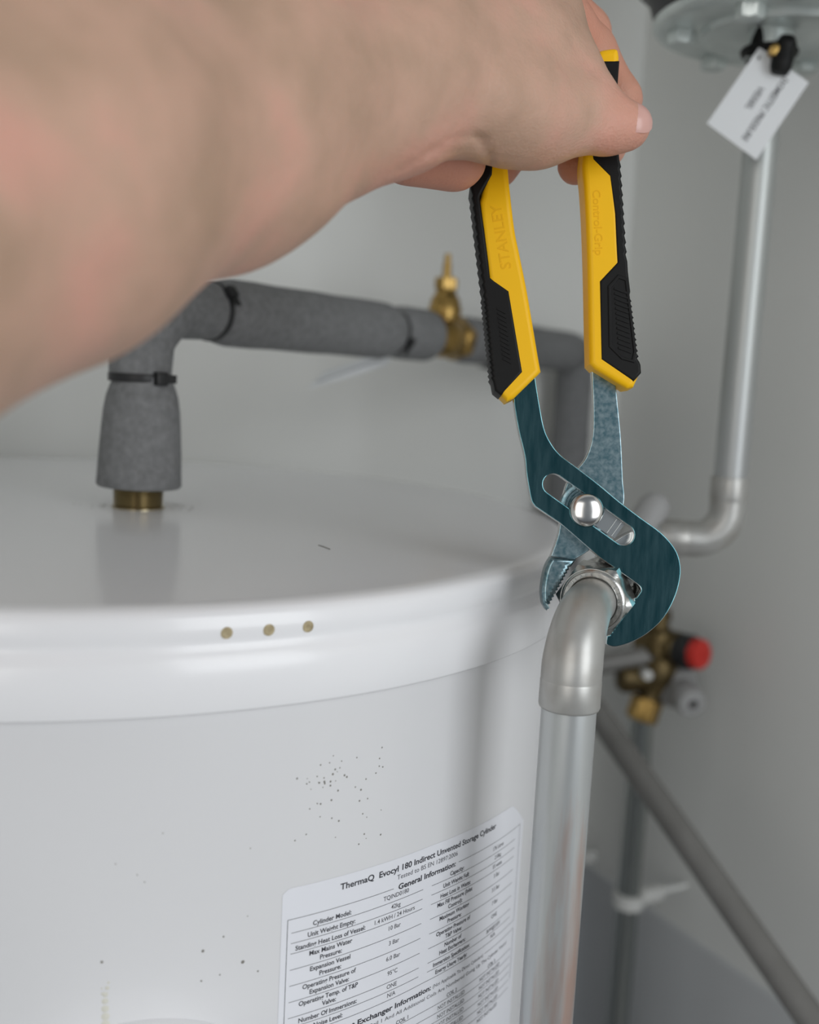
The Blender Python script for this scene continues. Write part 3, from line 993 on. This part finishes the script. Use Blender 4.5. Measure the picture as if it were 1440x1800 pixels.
# brass gate valve in the insulated run
VB = P_l + hd * ((sV0 + sV1) / 2)
gv = thing('gate_valve', 'small brass valve with an upright spindle set into the insulated pipe', 'valve', W(VB))
hp = hd
lathe('valve_body', [(9, -20), (13.5, -19), (14, -13), (15.5, -9), (16.5, 0), (15.5, 9), (14, 14), (15.5, 16), (15.5, 24), (11, 26)], VB, hp, M_brass, gv, n=32, auto=35)
side = Vector((hp.y, -hp.x, 0)).normalized()
bon = VB
z_of = lambda py: on_vertical((VB.x, VB.y), py) - VB.z
lathe('bonnet', [(9, 0), (10, 12), (11, 18), (13, z_of(556)), (13.2, z_of(540)), (11.5, z_of(533)), (12, z_of(528)), (10, z_of(522)), (8.4, z_of(515)), (7.5, z_of(509)), (7, z_of(506))], bon, ZUP, M_brass, gv, n=32, auto=30)
hexa('gland_nut', bon, ZUP, 16.5, z_of(510), z_of(488), 0.8, M_brass, gv, 0.3)
lathe('spindle', [(4.0, z_of(490)), (3.6, z_of(480)), (3.2, z_of(462)), (2.6, z_of(460)), (2.6, z_of(448)), (2.0, z_of(446)), (0, z_of(446))], bon, ZUP, M_brass, gv, n=16, auto=30)
hexa('union_nut', VB, hp, 31, 15.5, 26, 1.2, M_brass, gv, 0.2)

# paper tag under the foam sleeve
dt = 845.0
pc = [pt(688, 619, dt), pt(676, 634, dt), pt(541, 682, dt - 12), pt(568, 655, dt - 4)]
pc = [pt(690, 612, dt), pt(683, 640, dt + 4), pt(541, 683, dt - 24), pt(572, 652, dt - 12)]
ptag = thing('paper_tag', 'thin white paper tag seen edge-on hanging from the foam-wrapped pipe', 'tag', W(pc[0]))
pcard, pn = card('card', pc, 0.35, M_card, ptag, 6, 2.0)
a0, b0 = Vector(pc[3]).lerp(Vector(pc[2]), 0.62), Vector(pc[0]).lerp(Vector(pc[1]), 0.42)
pr = []
for k in range(11):
    s = 0.06 + k * 0.076
    pr.append(box_data(a0.lerp(b0, s) + pn * (0.25 + 2.0 * math.sin(math.pi * 0.55)), ((b0 - a0).normalized(), pn, pn.cross((b0 - a0).normalized())), (2.0, 0.1, 0.55)))
pm('faint_print', *join_data(pr), M_greyplastic, pcard, False, None)

# ------------------------------------------------------------------ relief valve group low on the right wall
DV = 1020.0
K_ = DV / F
V0 = Vector(pt(1170, 1138, DV))
rv = thing('relief_valve', 'dark brass relief valve with a red cap below the pliers', 'valve', W(V0))
rgt, upv, bck = Vector(RT), Vector(UP), Vector(-FW)
capdir = (rgt * 0.62 + bck * 0.80 - upv * 0.06).normalized()
lathe('valve_body', [(0, -22), (14, -22), (17, -18), (19.5, -8), (19.5, 4), (16, 9), (17, 11), (17, 22), (13, 26), (0, 26)], V0 - capdir * 6, capdir, M_brassdark, rv, n=28)
lathe('cap_collar', [(10, 0), (15.5, 1), (16.5, 4), (16.5, 14), (14.5, 18), (0, 18)], V0 + capdir * 16, capdir, M_black, rv, n=32)
rc0 = V0 + capdir * 27
capm = []
N_ = 36
prof = [(0, 0), (12.5, 0), (13.2, 2), (13.4, 13), (12.4, 16), (9.0, 17), (0, 15.2)]
rc = lathe('red_cap', prof, rc0, capdir, M_red, rv, n=36, auto=30)
gx, gy, ga = basis(capdir)
for k in range(10):
    t = 2 * math.pi * k / 10
    dv_ = gx * math.cos(t) + gy * math.sin(t)
    capm.append(box_data(rc0 + dv_ * 13.2 + ga * 8, (dv_, ga.cross(dv_), ga), (0.9, 1.6, 6.5)))
pm('cap_rib', *join_data(capm), M_red, rc, False, None)
box('cap_arrow', rc0 + ga * 16.6, (gx, gy, ga), (5.0, 1.5, 0.9), M_red, rc, 0.3)
# top boss, drain tee, nut
lathe('top_boss', [(0, 48), (7, 48), (8, 38), (13, 37), (13, 27), (10, 26), (11, 20), (16, 16), (17, -4)], V0 - upv * 2 - rgt * 6, (upv - rgt * 0.05).normalized(), M_brassdark, rv, n=24)
low = Vector(pt(1146, 1192, DV)); z_n = Vector(pt(1132, 1250, DV))
dn = (z_n - V0).normalized()
lathe('lower_body', [(11, -10), (13, 6), (16.5, 16), (17.5, 26), (15, 34), (12, 40), (10.5, 44), (10.5, 50)], V0, dn, M_brassdark, rv, n=28)
sdv = (Vector(pt(1085, 1190, DV)) - low).normalized()
lathe('side_boss', [(12, 0), (13, 12), (14.5, 18), (14.5, 28), (10, 33), (0, 33)], low, sdv, M_brassdark, rv, n=24)
hexa('tail_nut', z_n, dn, 26, -13, 9, 1.5, M_brass, rv, 0.2)
lathe('white_plug', [(0, 17), (4.5, 16), (5, 8), (5.5, 0)], Vector(pt(1133, 1183, DV - 8)), bck, M_clip, rv, n=16)
tube('inlet_pipe', [Vector(pt(1142, 1152, DV - 2)), Vector(pt(1040, 1170, DV - 6)), Vector(pt(960, 1182, DV - 10))], 9.5, M_dullpipe, rv, n=24)

knob = thing('gauge_knob', 'grey plastic stepped knob with a dark centre hole, below the red cap', 'knob', W(pt(1200, 1215, DV)))
kd = (Vector(pt(1226, 1247, DV - 40)) - Vector(pt(1186, 1205, DV + 6))).normalized()
k0 = Vector(pt(1188, 1206, DV + 6))
lathe('knob_base', [(0, -6), (17, -6), (21, -3), (21, 3), (19, 8), (15.5, 12), (0, 12)], k0, kd, M_greyplastic, knob, n=40)
lathe('knob_cap', [(13.0, 10), (14.5, 14), (14.2, 33), (13.0, 37), (4.2, 38.5), (3.6, 36), (0, 36)], k0, kd, M_greyplastic, knob, n=40)
lathe('centre_hole', [(0, 38.0), (3.9, 38.0), (4.3, 37.0)], k0, kd, M_black, knob, n=20)
tube('knob_stem', [low, k0], 5.0, M_brassdark, knob, n=16)

# ------------------------------------------------------------------ far pipe with clip, diagonal pipe
DXY = Vector((z_n.x, z_n.y))
dp = thing('drain_pipe', 'shiny vertical pipe running down from the brass relief valve', 'pipe', W((DXY.x, DXY.y, FLOOR)))
tube('pipe', [z_n + dn * 6, (DXY.x, DXY.y, z_n.z - 60), (DXY.x, DXY.y, FLOOR)], 10.6, M_chrome, dp, n=36)


def pipe_clip(name, label, xy, z, r, wdir):
    """saddle clip: a band round the pipe with a foot going back to the wall"""
    w = Vector(wdir).normalized()
    sd = Vector((-w.y, w.x, 0))
    t = thing(name, label, 'pipe clip', W((xy[0], xy[1], z)), )
    pts = []
    c = Vector((xy[0], xy[1], z))
    V, Fc = [], []
    ring = [(math.pi * (0.15 + 1.7 * k / 24)) for k in range(25)]
    prof = []
    for a in ring:
        dv_ = w * math.cos(a) + sd * math.sin(a)
        prof.append((c + dv_ * (r + 0.1), c + dv_ * (r + 4.2)))
    for inn, out in prof:
        for p in (inn, out):
            V.append(W(p - ZUP * 6.5)); V.append(W(p + ZUP * 6.5))
    for k in range(24):
        a = 4 * k; b = a + 4
        Fc += [(a, a + 1, b + 1, b), (a + 2, b + 2, b + 3, a + 3), (a, b, b + 2, a + 2), (a + 1, a + 3, b + 3, b + 1)]
    Fc += [(0, 2, 3, 1), (96, 97, 99, 98)]
    pm('clip_band', V, Fc, M_clip, t, True, 40)
    dist = (CORNER - c).dot(-UL) if False else None
    return t, c, w, sd


# distance from the far pipe to the right wall
nR = -UL                                       # from room into the right wall
gapR = (Vector((CORNER.x, CORNER.y, 0)) - Vector((DXY.x, DXY.y, 0))).dot(nR)
zc1 = on_vertical(DXY, 1580)
t, c, w, sd = pipe_clip('pipe_clip', 'white plastic clip on the shiny pipe below the diagonal pipe', DXY, zc1, 10.6, nR)
box('clip_foot', c + nR * 26, (nR, sd, ZUP), (15.5, 5.5, 6.5), M_clip, t, 0.8)
lathe('stand_off', [(2.6, 40), (2.6, gapR - 1), (0, gapR - 1)], c, nR, M_wall, t, n=12)
nB = -UR
gapB = (Vector((CORNER.x, CORNER.y, 0)) - Vector((P_r.x, P_r.y, 0))).dot(nB)
zc2 = on_vertical((P_r.x, P_r.y), 1524)
t2, c2, w2, sd2 = pipe_clip('pipe_clip', 'white plastic clip half hidden behind the silver grey outlet pipe', (P_r.x, P_r.y), zc2, 19.6, nB)
box('clip_foot', c2 + nB * ((gapB + 19.8) / 2), (nB, sd2, ZUP), ((gapB - 19.8) / 2 - 0.2, 8, 6.5), M_clip, t2, 0.8)
box('clip_lug', c2 - sd2 * 46, (sd2, nB, ZUP), (28, 3.0, 6.5), M_clip, t2, 0.8)

g0, g1 = Vector(pt(1062, 1272, 930)), Vector(pt(1432, 1800, 735))
gd = (g1 - g0).normalized()
gp = thing('diagonal_pipe', 'dull grey pipe slanting down to the right in front of the shiny pipe', 'pipe', W(g1))
gl_end = g1 + gd * 60
tube('pipe', bend([g0 - gd * 40, gl_end, (gl_end.x, gl_end.y, FLOOR)], 30, 8), 10.8, M_dullpipe, gp, n=32)

# ------------------------------------------------------------------ forearm and hand
def P3(px, py, d):
    return np.array(pt(px, py, d), dtype=np.float32)


def seg_sdf(X, a, b, ra, rb):
    """tapered capsule"""
    ba = b - a; L2 = float(ba @ ba)
    pa = X - a
    h = np.clip((pa @ ba) / L2, 0, 1)
    dx = pa - h[:, None] * ba
    return np.sqrt((dx * dx).sum(1)) - (ra + (rb - ra) * h)


def smin(a, b, k):
    h = np.clip(0.5 + 0.5 * (b - a) / k, 0, 1)
    return b + (a - b) * h - k * h * (1 - h)


def smax(a, b, k):
    return -smin(-a, -b, k)


S = lambda a, b, ra, rb: (P3(*a), P3(*b), ra, rb)
ARM = [S((-620, 560, 185), (-260, 440, 238), 44, 41), S((-260, 440, 238), (60, 360, 275), 41, 38), S((60, 360, 275), (400, 268, 338), 38, 31), S((400, 268, 338), (680, 178, 390), 31, 24)]
ARM2 = [S((-260, 330, 240), (60, 200, 280), 40, 36), S((60, 200, 280), (420, 120, 345), 36, 30), S((420, 120, 345), (690, 95, 400), 30, 25)]
PALM = [S((690, 150, 390), (880, 110, 432), 25, 27), S((690, 90, 396), (925, 30, 452), 26, 23), S((700, 60, 412), (900, -10, 490), 24, 22), S((700, 90, 412), (850, 60, 480), 24, 20)]
THENAR = [S((845, 182, 406), (900, 192, 420), 19, 20), S((900, 192, 420), (950, 206, 428), 20, 18)]
THUMB = [S((950, 206, 428), (1040, 213, 437), 17.5, 12.6), S((1040, 213, 437), (1072, 219, 439), 12.6, 11.2), S((1072, 219, 439), (1104, 223, 440), 11.2, 9.3)]
WEB = [S((950, 80, 446), (1026, 168, 441), 20, 13.0), S((930, 110, 436), (1000, 180, 436), 21, 14)]
HEEL = [S((722, 262, 436), (798, 278, 442), 14.5, 13.5)]
FINGERS = [
    [S((955, 5, 462), (1036, 88, 484), 15.0, 11.0), S((1038, 88, 484), (1084, 176, 485), 11.0, 10.6), S((1084, 176, 485), (1062, 255, 483), 10.6, 9.4), S((1062, 255, 483), (1012, 292, 480), 9.4, 8.2)],
    [S((940, -30, 486), (1030, 60, 506), 14, 11.5), S((1030, 60, 506), (1055, 180, 506), 11.5, 10.5), S((1055, 180, 506), (990, 235, 500), 10.5, 8.5)],
    [S((915, -30, 506), (990, 40, 526), 13.5, 11), S((990, 40, 526), (1005, 170, 524), 11, 10), S((1005, 170, 524), (925, 225, 508), 10, 9), S((925, 225, 508), (880, 298, 493), 9, 8.4)],
    [S((880, -10, 516), (940, 70, 540), 12, 9.5), S((940, 70, 540), (940, 170, 538), 9.5, 8.5), S((940, 170, 538), (880, 230, 512), 8.5, 7.8)],
]
HANDLES = [S((855, 140, DP + 5), (858, 235, DP + 5), 9.5, 9.5), S((858, 235, DP + 5), (866, 340, DP + 5), 9.5, 9.5), S((1063, 96, DP + 5), (1058, 200, DP + 5), 9.5, 9.5), S((1058, 200, DP + 5), (1058, 320, DP + 5), 9.5, 9.5)]
CREASES = [([(752, 268), (790, 246), (835, 238), (858, 246)], 1.1, 5.0), ([(835, 238), (856, 262), (862, 284)], 1.6, 5.0), ([(700, 300), (750, 272), (800, 262)], 0.7, 6.0),
           ([(1066, 176), (1060, 200), (1063, 222)], 0.55, 3.5), ([(1076, 178), (1071, 200), (1074, 218)], 0.5, 3.0), ([(1036, 278), (1044, 250), (1046, 215), (1040, 185)], 0.6, 7.0),
           ([(1000, 60), (1020, 100), (1046, 130)], 0.5, 8.0)]


def hand_sdf(X):
    k = 14.0
    d = None
    def acc(d, segs, kk):
        for s in segs:
            e = seg_sdf(X, *s)
            d = e if d is None else smin(d, e, kk)
        return d
    arm = acc(None, ARM, 20.0); arm = acc(arm, ARM2, 24.0)
    palm = acc(None, PALM, 14.0)
    body = smin(arm, palm, 20.0)
    body = acc(body, THENAR, 10.0)
    body = acc(body, WEB, 9.0)
    body = acc(body, HEEL, 4.0)
    th = acc(None, THUMB, 5.0)
    body = smin(body, th, 7.0)
    out = body
    for fsegs in FINGERS:
        fd = acc(None, fsegs, 4.0)
        out = np.minimum(out, smin(body, fd, 6.0))
    for hs in HANDLES:
        out = smax(out, -seg_sdf(X, *hs), 2.5)
    # creases in the near side of the skin
    dep = X @ FW.astype(np.float32)
    px = 720 + F * (X @ RT.astype(np.float32)) / np.maximum(dep, 60); py = 900 - F * (X @ UP.astype(np.float32)) / np.maximum(dep, 60)
    near = (dep < 452)
    if near.any():
        I = np.where(near)[0]
        Q = np.stack([px[I], py[I]], 1)
        add = np.zeros(len(I), np.float32)
        for line, amp, wid in CREASES:
            best = np.full(len(I), 1e9)
            for a, b in zip(line, line[1:]):
                a = np.array(a, float); b = np.array(b, float); ba = b - a
                h_ = np.clip(((Q - a) @ ba) / (ba @ ba), 0, 1)
                best = np.minimum(best, np.hypot(*(Q - a - h_[:, None] * ba).T))
            add += amp * np.exp(-(best / wid) ** 2)
        out[I] += add
    # gentle unevenness of tendons and muscle
    out += 0.55 * (np.sin(X[:, 0] * 0.11 + X[:, 1] * 0.05) * np.sin(X[:, 1] * 0.13 - X[:, 2] * 0.09) * np.sin(X[:, 2] * 0.12 + 1.3))
    return out


def surface(sdf, lo, hi, h, coarse=4):
    n = ((np.array(hi) - np.array(lo)) / h).astype(int) // coarse * coarse + 1
    lo = np.array(lo, np.float32)
    ax = [lo[i] + h * np.arange(n[i], dtype=np.float32) for i in range(3)]
    nc = (n - 1) // coarse + 1
    gc = np.stack(np.meshgrid(*[a[::coarse] for a in ax], indexing='ij'), -1).reshape(-1, 3)
    vc = sdf(gc).reshape(nc)
    full = np.repeat(np.repeat(np.repeat(vc, coarse, 0), coarse, 1), coarse, 2)[:n[0], :n[1], :n[2]].copy()
    near = np.abs(full) < h * coarse * 2.2
    idx = np.argwhere(near)
    for s in range(0, len(idx), 400000):
        I = idx[s:s + 400000]
        full[I[:, 0], I[:, 1], I[:, 2]] = sdf((lo + I * h).astype(np.float32))
    ins = full < 0
    c = ins[:-1, :-1, :-1].astype(np.int8)
    cnt = sum(ins[i:n[0] - 1 + i, j:n[1] - 1 + j, k:n[2] - 1 + k].astype(np.int8) for i in (0, 1) for j in (0, 1) for k in (0, 1))
    act = (cnt > 0) & (cnt < 8)
    cells = np.argwhere(act)
    vid = np.full(act.shape, -1, np.int64); vid[act] = np.arange(len(cells))
    acc = np.zeros((len(cells), 3)); num = np.zeros(len(cells))
    cor = [(i, j, k) for i in (0, 1) for j in (0, 1) for k in (0, 1)]
    val = {cc: full[cells[:, 0] + cc[0], cells[:, 1] + cc[1], cells[:, 2] + cc[2]] for cc in cor}
    for a in cor:
        for ax_i in range(3):
            if a[ax_i] == 1: continue
            b = list(a); b[ax_i] = 1; b = tuple(b)
            va, vb = val[a], val[b]
            cr_ = (va < 0) != (vb < 0)
            t = np.where(cr_, va / np.where(cr_, va - vb, 1), 0)
            p = np.array(a, float)[None] + t[:, None] * (np.array(b, float) - np.array(a, float))[None]
            acc[cr_] += p[cr_]; num[cr_] += 1
    verts = lo + h * (cells + acc / np.maximum(num, 1)[:, None])
    faces = []
    for ax_i in range(3):
        o1, o2 = (ax_i + 1) % 3, (ax_i + 2) % 3
        sl0 = [slice(1, -1)] * 3; sl0[ax_i] = slice(0, -1)
        sl1 = [slice(1, -1)] * 3; sl1[ax_i] = slice(1, None)
        A, B = ins[tuple(sl0)], ins[tuple(sl1)]
        E_ = np.argwhere(A != B)
        base = E_.copy(); base[:, o1] += 1; base[:, o2] += 1
        flip = A[E_[:, 0], E_[:, 1], E_[:, 2]]
        qd = []
        for d1, d2 in ((-1, -1), (0, -1), (0, 0), (-1, 0)):
            c_ = base.copy(); c_[:, o1] += d1; c_[:, o2] += d2
            qd.append(vid[c_[:, 0], c_[:, 1], c_[:, 2]])
        qd = np.stack(qd, 1)
        qd[~flip] = qd[~flip][:, ::-1]
        faces.append(qd)
    return verts, np.concatenate(faces)


segs_all = ARM + ARM2 + PALM + THENAR + THUMB + WEB + HEEL + [s for f in FINGERS for s in f]
pts_all = np.array([s[i] for s in segs_all for i in (0, 1)])
lo = pts_all.min(0) - 58; hi = pts_all.max(0) + 58
hi[1] = max(s[i][1] + s[2 + i] for s in segs_all for i in (0, 1)) + 6
hi[0] = max(s[i][0] + s[2 + i] for s in segs_all for i in (0, 1)) + 6
verts, quads = surface(hand_sdf, lo, hi, 1.6)
# relax the mesh a little
nv = len(verts)
e0 = np.concatenate([quads[:, [0, 1]], quads[:, [1, 2]], quads[:, [2, 3]], quads[:, [3, 0]]])
deg = np.bincount(e0[:, 0], minlength=nv).astype(float)
for _ in range(3):
    avg = np.stack([np.bincount(e0[:, 0], weights=verts[e0[:, 1], i], minlength=nv) for i in range(3)], 1) / np.maximum(deg, 1)[:, None]
    verts = verts * 0.5 + avg * 0.5
# keep only the largest shell
lab_ = np.arange(nv)
while True:
    mn = lab_.copy(); np.minimum.at(mn, e0[:, 0], lab_[e0[:, 1]]); np.minimum.at(mn, e0[:, 1], lab_[e0[:, 0]]); mn = mn[mn]
    if (mn == lab_).all(): break
    lab_ = mn
main = np.bincount(lab_).argmax()
quads = quads[lab_[quads[:, 0]] == main]
used = np.zeros(nv, bool); used[quads] = True
remap = np.cumsum(used) - 1
verts = verts[used]; quads = remap[quads]
Wv = np.stack([verts[:, 0] / 1000, verts[:, 1] / 1000, ZC + verts[:, 2] / 1000], 1)
me = bpy.data.meshes.new('person')
me.vertices.add(len(Wv)); me.vertices.foreach_set('co', Wv.astype(np.float32).ravel())
me.loops.add(len(quads) * 4); me.loops.foreach_set('vertex_index', quads.astype(np.int32).ravel())
me.polygons.add(len(quads)); me.polygons.foreach_set('loop_start', np.arange(0, len(quads) * 4, 4, dtype=np.int32))
me.update(calc_edges=True); me.validate()
# skin flush: fingers, fingertip of the thumb and heel of the hand are pinker
fl = np.zeros(len(verts))
for s, k, w_ in [(HEEL[0], 0.75, 16.0), (THUMB[2], 0.45, 7.0)] + [(s, 0.75, 6.0) for f in FINGERS for s in f[:]]:
    ds = seg_sdf(verts.astype(np.float32), *s)
    fl = np.maximum(fl, k * np.clip(1 - np.maximum(ds, 0) / w_, 0, 1))
at = me.attributes.new('flush', 'FLOAT', 'POINT'); at.data.foreach_set('value', fl.astype(np.float32))
person = link('person', me, M_skin, None, True, None)
tag(person, 'bare left forearm and hand reaching in to grip the yellow and black plier handles', 'person')
# thumbnail: a curved plate lying on the end of the thumb
ax_t = (THUMB[2][1] - THUMB[2][0]).astype(float); ax_t /= np.linalg.norm(ax_t)
nd = 0.16 * UP - 0.98 * FW
nd -= ax_t * (nd @ ax_t); nd /= np.linalg.norm(nd)
crs = np.cross(ax_t, nd)
cen = THUMB[2][1].astype(float); rt_ = 9.35
V, Fc = [], []
NU, NV = 14, 14
for lay in (0.55, -0.4):
    for i in range(NU + 1):
        al = -3.4 + 12.0 * i / NU
        wid = math.radians(40) * (1 - 0.20 * abs(2 * i / NU - 1) ** 4)
        if i < 3: wid *= (0.72, 0.88, 0.96)[i]
        if i > NU - 2: wid *= (0.93, 0.80)[i - NU + 1]
        for j in range(NV + 1):
            ph = wid * (2 * j / NV - 1)
            rad_ = nd * math.cos(ph) + crs * math.sin(ph)
            if al <= 0: p = cen + ax_t * al + rad_ * (rt_ + 0.1 + lay)
            else:
                th_ = math.asin(min(al / (rt_ + 0.4), 0.97)) * 0.93
                p = cen + (ax_t * math.sin(th_) + rad_ * math.cos(th_)) * (rt_ + 0.1 + lay)
            V.append(W(p))
K = (NU + 1) * (NV + 1)
for i in range(NU):
    for j in range(NV):
        a = i * (NV + 1) + j
        Fc.append((a, a + 1, a + NV + 2, a + NV + 1)); Fc.append((K + a, K + a + NV + 1, K + a + NV + 2, K + a + 1))
bd = [i * (NV + 1) for i in range(NU + 1)] + [NU * (NV + 1) + j for j in range(1, NV + 1)] + [i * (NV + 1) + NV for i in range(NU - 1, -1, -1)] + [j for j in range(NV - 1, 0, -1)]
for a, b in zip(bd, bd[1:] + bd[:1]): Fc.append((a, b, K + b, K + a))
pm('thumbnail', V, Fc, M_nail, person, True, 60)

for ob in scene.objects:
    if ob.type == 'MESH' and ob.name.split('.')[0] in ('lettering', 'ruled_lines', 'grip_ribs', 'cap_rib', 'faint_print', 'dried_drip'):
        ob['kind'] = 'stuff'
